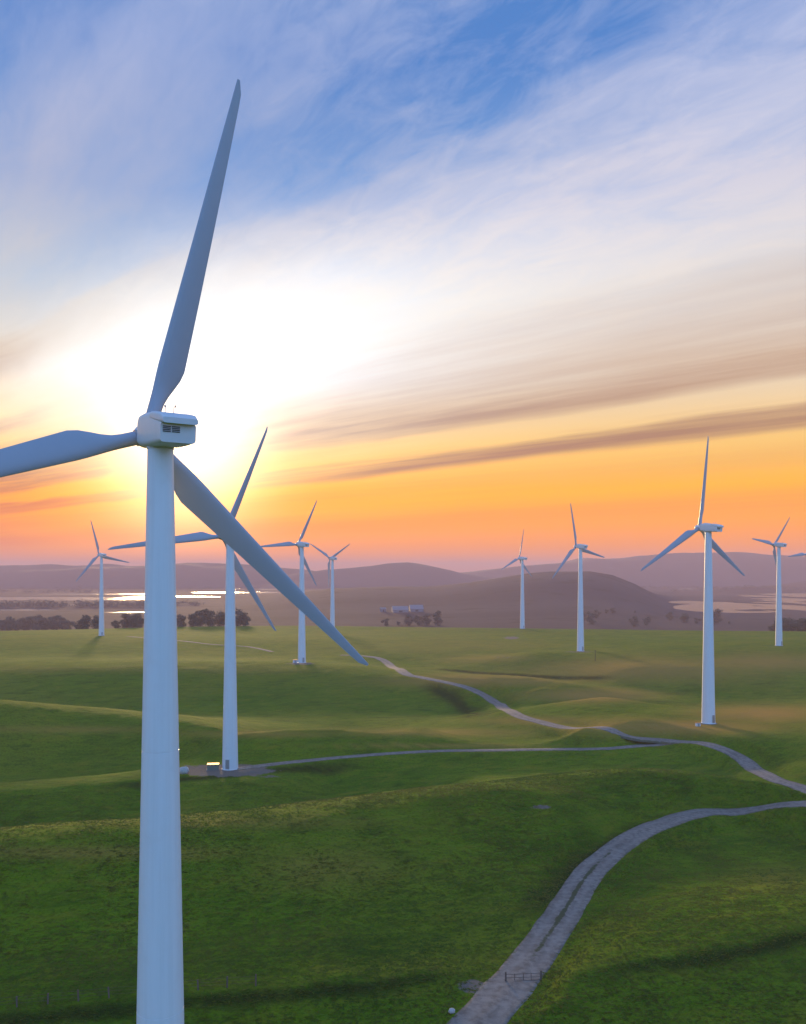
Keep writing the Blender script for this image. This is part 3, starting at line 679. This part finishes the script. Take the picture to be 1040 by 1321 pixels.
# ------------------------------------------------------------------ wind turbines
def rrect(x, hw, zb, zt, r, n=5, lean=0.0):
    out = []
    for (cy, cz_, a0) in ((hw - r, zt - r, 0), (-hw + r, zt - r, 90), (-hw + r, zb + r, 180), (hw - r, zb + r, 270)):
        for k in range(n):
            a = R(a0 + 90 * k / (n - 1)); out.append((x, cy + r * math.cos(a), cz_ + r * math.sin(a)))
    return out
def make_parts():
    P = {}
    # tower sections (base at z 0)
    rad = lambda z: 1.70 - (1.70 - .80) * z / 48.9
    secs = []
    for (a, b) in ((0.0, 13.4), (13.4, 29.8), (29.8, 48.9)):
        prof = [(rad(a) - .0, a)]
        if a == 0: prof = [(rad(0) + .10, 0), (rad(0) + .10, .10), (rad(0), .14)]
        else: prof = [(rad(a) - .03, a), (rad(a) - .03, a + .03), (rad(a), a + .034)]
        for k in range(1, 8): prof.append((rad(a + (b - a) * k / 8), a + (b - a) * k / 8))
        prof += [(rad(b), b - .034), (rad(b) - .03, b - .03), (rad(b) - .03, b)]
        secs.append(MB().lathe(prof, 48))
    P['sections'] = secs
    door = MB(); door.box((0, 0, 1.15), (.10, .85, 2.0), 0, .03)
    P['door'] = door
    fnd = MB().lathe([(2.15, -.6), (2.15, .05), (2.08, .1), (1.5, .1)], 32)
    P['foundation'] = fnd
    # nacelle: +x is downwind (rear)
    n = MB()
    st = [(-2.05, .66, -.72, .72, .3), (-1.9, .92, -.86, .92, .34), (-1.2, 1.08, -.93, 1.06, .34), (-.2, 1.14, -.96, 1.12, .32), (1.0, 1.16, -.96, 1.10, .30), (2.2, 1.15, -.90, 1.02, .28), (3.45, 1.10, -.80, .40, .2)]
    n.loft([rrect(x, hw, zb, zt, r) for (x, hw, zb, zt, r) in st])
    P['nacelle'] = n
    roof = MB(); roof.loft([rrect(x, hw, zb, zt, r) for (x, hw, zb, zt, r) in [(1.5, 1.175, .62, 1.10, .16), (2.3, 1.185, .5, 1.06, .16), (3.3, 1.16, .36, .93, .16), (3.85, 1.08, .32, .66, .12)]])
    P['roof'] = roof
    hatch = MB(); hatch.box((-.55, 0, 1.13), (1.25, 1.0, .16), 0, .05)
    P['hatch'] = hatch
    vane = MB(); vane.tube((1.75, .25, 1.08), (1.75, .25, 1.5), .03); vane.tube((1.75, .25, 1.48), (2.02, .25, 1.48), .02); vane.box((2.06, .25, 1.48), (.14, .03, .16)); P['vane'] = vane; vane = MB(); vane.tube((1.75, -.3, 1.08), (1.75, -.3, 1.45), .03); vane.tube((1.75, -.3, 1.43), (1.75, -.3, 1.53), .075)
    P['anemo'] = vane
    vents = []
    for k in range(2):
        v = MB(); yc = -.72 + k * .56
        for i in range(4):
            v.box((3.46 + .0 * i, yc, .13 - i * .10), (.06, .48, .055), 0, 0)
        vents.append(v)
    P['vents'] = vents
    yaw = MB().lathe([(.79, -1.12), (.84, -1.10), (.84, -.88), (.7, -.8)], 36)
    P['yaw'] = yaw
    # hub: axis -x (upwind)
    hub = MB(); prof = [(.52, .62), (.70, .5), (.80, .15), (.82, -.25), (.76, -.7), (.58, -1.1), (.3, -1.38), (.04, -1.46)]
    N = 28; rings = [[(z_, r_ * math.cos(2 * math.pi * i / N), r_ * math.sin(2 * math.pi * i / N)) for i in range(N)] for r_, z_ in prof]
    hub.loft(rings)
    P['hub'] = hub
    # blade along +z, leading edge -y, trailing edge +y, rotor axis x
    bl = MB(); rings = []; NS = 26
    for k in range(34):
        s = k / 33; r = .62 + (23.5 - .62) * (s ** 1.12)
        c_air = 2.0 * (1 - .76 * max(0, (r - 4.6) / 18.9)) if r > 4.6 else 2.0
        tt = float(sstep(np.array(r), 1.7, 4.7)); c = .92 * (1 - tt) + c_air * tt
        th = .92 * (1 - tt) ** 1.6 / max(c, .01) * 1.0 + (.30 - .16 * min(1, (r - 1) / 20)) * (1 - (1 - tt) ** 1.6)
        if r > 22.4: c *= max(.28, math.sqrt(max(0, 1 - ((r - 22.4) / 1.2) ** 2)))
        tw = R(12 * max(0, 1 - (r - 2) / 17) + 3)
        lead = -.46 - .14 * tt
        ring = []
        for i in range(NS):
            a = 2 * math.pi * i / NS
            xc = .5 * (1 - math.cos(a)); sg = 1 if math.sin(a) >= 0 else -1
            yt = 5 * th * (.2969 * math.sqrt(xc) - .126 * xc - .3516 * xc ** 2 + .2843 * xc ** 3 - .1036 * xc ** 4)
            circ = .5 * th * abs(math.sin(a))
            yt = circ * (1 - tt) + yt * tt
            Yc = lead + xc * c + (0 if tt > .999 else 0); Xc = sg * yt * c
            ring.append((Xc * math.cos(tw) - (Yc) * math.sin(tw) * .999, Xc * math.sin(tw) + Yc * math.cos(tw), r))
        rings.append(ring)
    bl.loft(rings)
    P['blade'] = bl
    col_ = MB().lathe([(.50, .55), (.54, .62), (.54, .78), (.47, .80)], 26)
    P['collar'] = col_
    return P
PT = make_parts()
def link_copy(o, parent, loc=None, rot=None, scale=None):
    c = o.copy(); col.objects.link(c); c.parent = parent
    if loc is not None: c.location = loc
    if rot is not None: c.rotation_euler = rot
    if scale is not None: c.scale = (scale,) * 3
    return c
first = {}
def part(key, name, mb, mat, parent, smooth=True):
    if key in first:
        o = bpy.data.objects.new(name, first[key]); col.objects.link(o); o.parent = parent; return o
    o = mb.build(name, mat, parent, smooth); first[key] = o.data; return o
for i, ((tx, hy, by, RR, psi, a, pr, lab), (x, y, z)) in enumerate(zip(TURB, tplace)):
    t = empty('wind_turbine', (x, y, z), R(psi - 90))
    tag(t, lab, 'wind turbine', 'white wind turbines on the grassy hills')
    for k in range(3): part('sec%d' % k, 'tower_section', PT['sections'][k], M['tower'], t)
    f_ = part('fnd', 'foundation', PT['foundation'], M['concrete'], t)
    dr = part('door', 'door', PT['door'], M['steel'], t, False)
    da = R(-60) - R(psi - 90) if i != 1 else R(-100) - R(psi - 90)
    dr.location = (1.70 * math.cos(da), 1.70 * math.sin(da), .15); dr.rotation_euler = (0, R(-1.1), da)
    part('yaw', 'yaw_bearing', PT['yaw'], M['nacelle'], t).location = (0, 0, 50.0)
    nc = part('nac', 'nacelle', PT['nacelle'], M['nacelle'], t); nc.location = (0, 0, 50.0); nc.rotation_euler = (0, R(5), 0)
    part('roof', 'roof_cowl', PT['roof'], M['nacelle'], nc)
    part('hatch', 'roof_hatch', PT['hatch'], M['nacelle'], nc)
    part('vane', 'wind_vane', PT['vane'], M['steel'], nc)
    part('anemo', 'anemometer', PT['anemo'], M['steel'], nc)
    for k in range(2):
        part('vent%d' % k, 'rear_vent', PT['vents'][k], M['dark'], nc, False)
    hb = part('hub', 'rotor_hub', PT['hub'], M['nacelle'], t)
    sc = RR / 23.5
    hb.location = (-2.75, 0, 50.1)
    hb.rotation_mode = 'QUATERNION'
    hb.rotation_quaternion = (Matrix.Rotation(R(6.9 if i == 0 else 5), 3, 'Y') @ Matrix.Rotation(R(-a), 3, 'X')).to_quaternion()
    for k in range(3):
        b = part('blade', 'blade', PT['blade'], M['blade'], hb); b.rotation_euler = (R(120 * k), 0, 0); b.scale = (1, 1, sc)
        cl_ = part('collar', 'blade_collar', PT['collar'], M['steel'], hb); cl_.rotation_euler = (R(120 * k), 0, 0)

# ------------------------------------------------------------------ things beside the turbines
def at_px(px, py, dz=0.0):
    p = hit(px, py); return (p[0], p[1], gz_at(p[0], p[1]) + dz)
p = at_px(275, 990.5)
t = empty('transformer_box', p, R(8)); tag(t, 'low transformer box with its top glowing orange, beside a turbine pad', 'transformer')
MB().box((0, 0, .55), (2.4, 1.7, 1.1), 0, .05).build('cabinet', M['boxgreen'], t)
MB().box((0, 0, 1.17), (2.6, 1.9, .12), 0, .04).build('lid', M['sunlit_lid'], t)
MB().box((0, 0, .03), (2.9, 2.2, .16), 0, .02).build('plinth', M['concrete'], t)
MB().box((-.4, -.87, .6), (.7, .04, .8)).build('cabinet_door', M['boxgreen'], t)
MB().box((.45, -.87, .6), (.7, .04, .8)).build('cabinet_door', M['boxgreen'], t)

def boulder(name, p, r, label, seed, mat):
    g = np.random.default_rng(seed); v = []; n = 12; mm = 8; f = []
    for i in range(mm + 1):
        th = math.pi * i / mm
        for j in range(n):
            ph = 2 * math.pi * j / n; k = r * (1 + .28 * (g.random() - .5)) if 0 < i < mm else r * .9
            v.append((k * 1.15 * math.sin(th) * math.cos(ph), k * .9 * math.sin(th) * math.sin(ph), k * .95 * math.cos(th) + r * .6))
    for i in range(mm):
        for j in range(n): f.append((i * n + j, (i + 1) * n + j, (i + 1) * n + (j + 1) % n, i * n + (j + 1) % n))
    o = mesh_obj(name, v, f, mat, None, True); o.location = p
    tag(o, label, 'rock'); return o
boulder('boulder', at_px(237, 996), .95, 'pale boulder at the left end of the gravel turbine pad', 5, M['rock'])
boulder('boulder', at_px(583, 1303), .28, 'small white stone in dark grass left of the foreground track', 9, M['rock'])
def cabinet(p, s, lab, rz=0.2):
    t = empty('equipment_cabinet', p, rz); tag(t, lab, 'cabinet')
    MB().box((0, 0, .5 * s), (1.4 * s, .9 * s, 1.0 * s), 0, .04).build('cabinet_body', M['nacelle'], t)
    MB().box((0, 0, 1.05 * s), (1.55 * s, 1.05 * s, .1 * s), 0, .03).build('cabinet_lid', M['sunlit_lid'], t)
    MB().box((0, -.47 * s, .5 * s), (.6 * s, .03, .8 * s)).build('cabinet_door', M['steel'], t)
cabinet(at_px(900.5, 932.5), .8, 'small pale equipment cabinet left of the tower on the tan knoll')
cabinet(at_px(381, 854.5), 1.3, 'small pale equipment cabinet at the foot of the turbine left of the winding track')
# short post by the mid turbine
p = at_px(768, 853)
t = empty('marker_post', p); tag(t, 'thin dark marker post in the grass right of the mid distance turbine', 'post')
MB().tube((0, 0, -.3), (0, 0, 4.6), .12, .10).build('post', M['wood'], t)
MB().box((0, 0, 4.65), (.34, .34, .1)).build('post_cap', M['wood'], t)

# gate across the foreground track
gc = np.array(at_px(676, 1263)); ga = gc + np.array((-1.85, -.15, 0)); gb = gc + np.array((1.75, .15, 0))
t = empty('track_gate', tuple((ga + gb) / 2)); tag(t, 'low wire gate with two dark posts across the foreground track', 'gate')
rc = np.array(t.location)
for k, e in enumerate((ga, gb)):
    e = e - rc
    MB().tube((e[0], e[1], e[2] - .3), (e[0], e[1], e[2] + 1.05), .10, .09).build('gate_post', M['wood'], t)
for hgt in (.14, .45, .8):
    a_, b_ = ga - rc, gb - rc
    MB().tube((a_[0], a_[1], a_[2] + hgt), (b_[0], b_[1], b_[2] + hgt), .022, n=6).build('gate_rail', M['wire'], t)
for s in (.25, .5, .72):
    m_ = ga + (gb - ga) * s - rc
    MB().tube((m_[0], m_[1], m_[2] - .02), (m_[0], m_[1], m_[2] + .84), .03, n=6).build('gate_stay', M['wood'], t)

# stock fence: posts and wires
def fence(px, label, post_h=1.1):
    c = spline([(*unproj(*q_, 1.3), 1.3) for q_ in px], 1.0)
    seg = np.concatenate([[0], np.cumsum(np.linalg.norm(np.diff(c[:, :2], axis=0), axis=1))]); n = int(seg[-1] / 2.6)
    P = []
    for k in range(n + 1):
        s = k / n * seg[-1]; xx = np.interp(s, seg, c[:, 0]); yy = np.interp(s, seg, c[:, 1]); P.append(Vector((xx, yy, gz_at(xx, yy))))
    root = empty('wire_fence', P[0]); tag(root, label, 'fence'); o0 = P[0]; dat = None
    for p_ in P:
        if dat is None:
            o = MB().tube((0, 0, -.3), (0, 0, post_h), .085, .075, 7).build('post', M['wood'], root); dat = o.data
        else: o = bpy.data.objects.new('post', dat); col.objects.link(o); o.parent = root
        o.location = p_ - o0; o.rotation_euler = (random.uniform(-.06, .06), random.uniform(-.06, .06), random.random() * 6)
        o.scale = (1, 1, random.uniform(.85, 1.1))
    for hgt in (.35, .65, .95):
        m = MB()
        for a_, b_ in zip(P[:-1], P[1:]): m.tube(a_ - o0 + Vector((0, 0, hgt)), b_ - o0 + Vector((0, 0, hgt)), .009, n=4)
        m.build('wire', M['wire'], root)
fence([(-60, 1306), (0, 1301), (90, 1294), (180, 1286), (260, 1279), (330, 1274)], 'dark post and wire fence along the bank at the lower left')

# barns on the flank of the low hill
def barn(p, L, W, H, lab, rz):
    t = empty('barn', p, rz); tag(t, lab, 'barn', 'farm buildings below the low hill')
    MB().box((0, 0, H / 2 - .5), (L, W, H + 1), 0).build('wall', M['barn'], t)
    rf = MB(); ov = .5
    x, y = L / 2 + ov, W / 2 + ov
    rf.add([(-x, -y, H + .02), (x, -y, H + .02), (x, y, H + .02), (-x, y, H + .02), (-x, 0, H + W * .32), (x, 0, H + W * .32)], [(0, 1, 5, 4), (2, 3, 4, 5), (1, 2, 5), (3, 0, 4), (3, 2, 1, 0)])
    rf.build('roof', M['barn'], t)
    MB().box((0, -W / 2 - .05, H * .4), (L * .22, .12, H * .8)).build('door', M['dark'], t)
barn(at_px(516, 789.5), 20, 16, 2.6, 'left of two long pale barns under the low hill', .15)
barn(at_px(537, 788.5), 17, 17, 3.0, 'right of two long pale barns under the low hill', .1)
barn(at_px(494, 789), 7, 6, 3.5, 'tiny white shed left of the two pale barns', .3)

# ------------------------------------------------------------------ trees
def tree_parts(seed, h, wr, kind):
    """a unit-ish tree of height h: trunk with limbs, crown of leaf clumps"""
    g = np.random.default_rng(seed); tr = MB()
    tr.tube((0, 0, -.6), (.1 * h * (g.random() - .5), .1 * h * (g.random() - .5), h * .45), .035 * h, .018 * h, 8)
    lobes = []
    nl = 11 if kind == 0 else 14
    for k in range(nl):
        a = g.random() * 6.28; zz = h * (.10 + .80 * (k + g.random()) / nl)
        rr = wr * h * (1 - abs(zz / h - .5) * 1.1) * (.35 + .5 * g.random())
        c = np.array([rr * math.cos(a), rr * math.sin(a), zz]); lobes.append((c, h * (.15 + .10 * g.random())))
        tr.tube((0, 0, max(.1 * h, zz * .45)), tuple(c), .010 * h, .003 * h, 5)
    V = []; 
    for c, r in lobes:
        n = 190
        dirs = g.normal(size=(n, 3)); dirs /= np.linalg.norm(dirs, axis=1, keepdims=True)
        pos = c + dirs * (r * g.random(n) ** .45)[:, None] * np.array([1.15, 1.15, .85])
        s = h * (.022 + .028 * g.random(n))
        u = g.normal(size=(n, 3)); u /= np.linalg.norm(u, axis=1, keepdims=True)
        vv = np.cross(u, dirs); vv /= np.linalg.norm(vv, axis=1, keepdims=True) + 1e-6
        V.append(np.stack([pos - u * s[:, None], pos - vv * s[:, None] * .7, pos + u * s[:, None], pos + vv * s[:, None] * .7], 1).reshape(-1, 3))
    V = np.concatenate(V); Q = np.arange(len(V)).reshape(-1, 4)
    return tr, V, Q
TREEV = []
for k, (kind, wr) in enumerate(((0, .34), (1, .28), (0, .42), (1, .36), (0, .50))):
    tr, V, Q = tree_parts(300 + k, 10.0, wr, kind)
    to = tr.build('trunk', M['bark'], None, True); co_ = np_mesh('crown', V, Q, M['leaf'], False)
    TREEV.append((to.data, co_.data)); bpy.data.objects.remove(to); bpy.data.objects.remove(co_)
ORD = ['first', 'second', 'third', 'fourth', 'fifth', 'sixth', 'seventh', 'eighth', 'ninth', 'tenth', 'eleventh', 'twelfth', 'thirteenth', 'fourteenth', 'fifteenth', 'sixteenth', 'seventeenth', 'eighteenth', 'nineteenth', 'twentieth', 'twenty-first', 'twenty-second', 'twenty-third', 'twenty-fourth', 'twenty-fifth', 'twenty-sixth', 'twenty-seventh', 'twenty-eighth', 'twenty-ninth']
def hit_far(px, py, d0=700.0): return hit(px, py, d0, 6000.0)
def tree(px, py, hpx, var, lab, group, wide=1.0):
    p = hit_far(px, py); x, y = p[0], p[1]; z = gz_at(x, y); h = hpx / F * y
    t = empty('tree', (x, y, z - .15), random.random() * 6.28); tag(t, lab, 'tree', group)
    for nm, dat in zip(('trunk', 'crown'), TREEV[var]):
        o = bpy.data.objects.new(nm, dat); col.objects.link(o); o.parent = t; o.scale = (h / 10 * wide, h / 10 * wide, h / 10)
row = [(2, 813, 14), (11, 813, 18), (19, 813, 15), (30, 813, 17), (38, 813, 19), (50, 813, 21), (57, 813, 16), (66, 812, 17), (74, 813, 20), (81, 813, 14), (90, 813, 14), (100, 814, 9), (109, 813, 20), (125, 813, 18), (149, 813, 12), (164, 813, 20), (173, 813, 20), (181, 813, 16), (233, 812, 16), (250, 812, 18), (259, 812, 21), (270, 812, 24), (283, 812, 20), (307, 812, 23), (316, 812, 16)]
for k, (x_, y_, h_) in enumerate(row):
    tree(x_, y_, h_ * .97, [3, 1, 0, 2, 3, 0, 1, 3, 2, 0, 4, 4][k % 12], '%s tree from the left edge in the dark row behind the left hand fields' % ORD[k], 'dark tree row behind the left fields', 1.3)
for k, (x_, y_, h_, v_, wd, lab) in enumerate([
    (497, 807, 9.5, 4, 1.3, 'small round dark tree standing apart, left of the central clump'), (514, 806, 4.5, 4, 1.5, 'low shrub between the round tree and the central clump'),
    (528, 807, 14, 2, 1.2, 'leftmost tree of the dense central clump below the barns'), (539, 806.5, 13.5, 0, 1.2, 'second tree from the left in the dense central clump'),
    (550, 806.5, 15, 2, 1.15, 'third tree from the left in the dense central clump'), (564, 807, 20, 0, 1.0, 'tallest and rightmost tree of the dense central clump')]):
    tree(x_, y_, h_, v_, lab, 'central tree clump below the barns', wd)
for (x_, y_, h_, v_, wd, lab) in [
    (752, 800, 10, 2, 1.2, 'small tree just left of the bushy tree by the mid distance tower'), (762, 805, 17, 0, 1.2, 'round bushy tree right of the mid distance turbine tower'), (770, 797, 11, 2, 1.1, 'tree half hidden behind the bushy tree by the mid distance tower'),
    (783, 791, 5, 4, 1.3, 'smaller of two low bushes at the right foot of the rounded hill'), (791, 791, 7.5, 4, 1.3, 'larger of two low bushes at the right foot of the rounded hill'),
    (818, 808, 13.5, 2, 1.1, 'left tree of the isolated pair on the open flat'), (835, 807, 12, 0, 1.0, 'right tree of the isolated pair on the open flat'),
    (864, 800, 11, 2, 1.1, 'leftmost tree of the group in front of the lagoon'), (882, 803.5, 13, 4, 1.35, 'broad tree second from left in front of the lagoon'), (900, 804, 7.5, 4, 1.5, 'low bush left of the tall right hand tower, before the lagoon'), (924, 804, 18, 1, 1.3, 'tall tree just right of the tall right hand tower'),
    (941, 805, 4, 4, 1.3, 'tiny bush right of the tall tree by the right hand tower'), (819, 791, 3.5, 4, 1.3, 'tiny far bush above the isolated pair of trees')]:
    tree(x_, y_, h_, v_, lab, 'scattered trees on the flat before the lagoon', wd)
for k, (x_, h_) in enumerate([(999, 13), (1007, 18), (1014, 20), (1022, 20), (1029, 19), (1036, 21), (1043, 20), (1051, 18)]):
    tree(x_, 818, h_, [2, 0, 2, 4, 0, 2, 0, 4][k], '%s tree from the left in the dense dark grove at the right edge' % ORD[k], 'dense grove at the right edge', 1.3)

# far marsh woodland that reads as one dark band
V = []
for (x0, x1, yp, hp, n) in ((-40, 200, 783, 7, 130), (180, 260, 781, 5, 40), (-40, 130, 764, 3.5, 50), (860, 1060, 763, 3.2, 90), (640, 880, 758.5, 2.6, 70), (-40, 360, 759, 2.6, 90)):
    for k in range(n):
        px = x0 + (x1 - x0) * rng.random(); py = yp + rng.normal() * .7
        dd = F * (CZ - VZ - 1) / (py - HY); x = (px - CX) / F * dd; zz = float(height(np.array([x]), np.array([dd]))[0])
        h = hp / F * dd * (.55 + .6 * rng.random())
        m = 26; c = rng.normal(size=(m, 3)) * np.array([h * .55, h * .4, h * .28]) + np.array([x, dd, zz + h * .5])
        s = h * .16; u = rng.normal(size=(m, 3)); u /= np.linalg.norm(u, axis=1, keepdims=True); v2 = np.cross(u, rng.normal(size=(m, 3))); v2 /= np.linalg.norm(v2, axis=1, keepdims=True)
        V.append(np.stack([c - u * s, c - v2 * s, c + u * s, c + v2 * s], 1).reshape(-1, 3))
V = np.concatenate(V); Q = np.arange(len(V)).reshape(-1, 4)
tag(np_mesh('marsh_woodland', V, Q, M['leaf'], False), 'low dark band of marsh woodland along the far channels', 'woodland', kind='stuff')

# ------------------------------------------------------------------ haze
hz = MB().box((0, 0, (132 + VZ - 4) / 2), (23600, 23600, 132 - VZ + 4)).build('haze', None)
tag(hz, 'thin evening haze lying over the hills and the valley', 'haze', kind='stuff')
hm = bpy.data.materials.new('evening_haze'); hm.use_nodes = True; hn = hm.node_tree; hn.nodes.clear()
pvn = hn.nodes.new('ShaderNodeVolumePrincipled'); pvn.inputs['Color'].default_value = (.95, .66, .66, 1); pvn.inputs['Density'].default_value = 2.5e-4; pvn.inputs['Anisotropy'].default_value = 0.0
hn.links.new(pvn.outputs[0], hn.nodes.new('ShaderNodeOutputMaterial').inputs['Volume'])
hz.data.materials.append(hm)
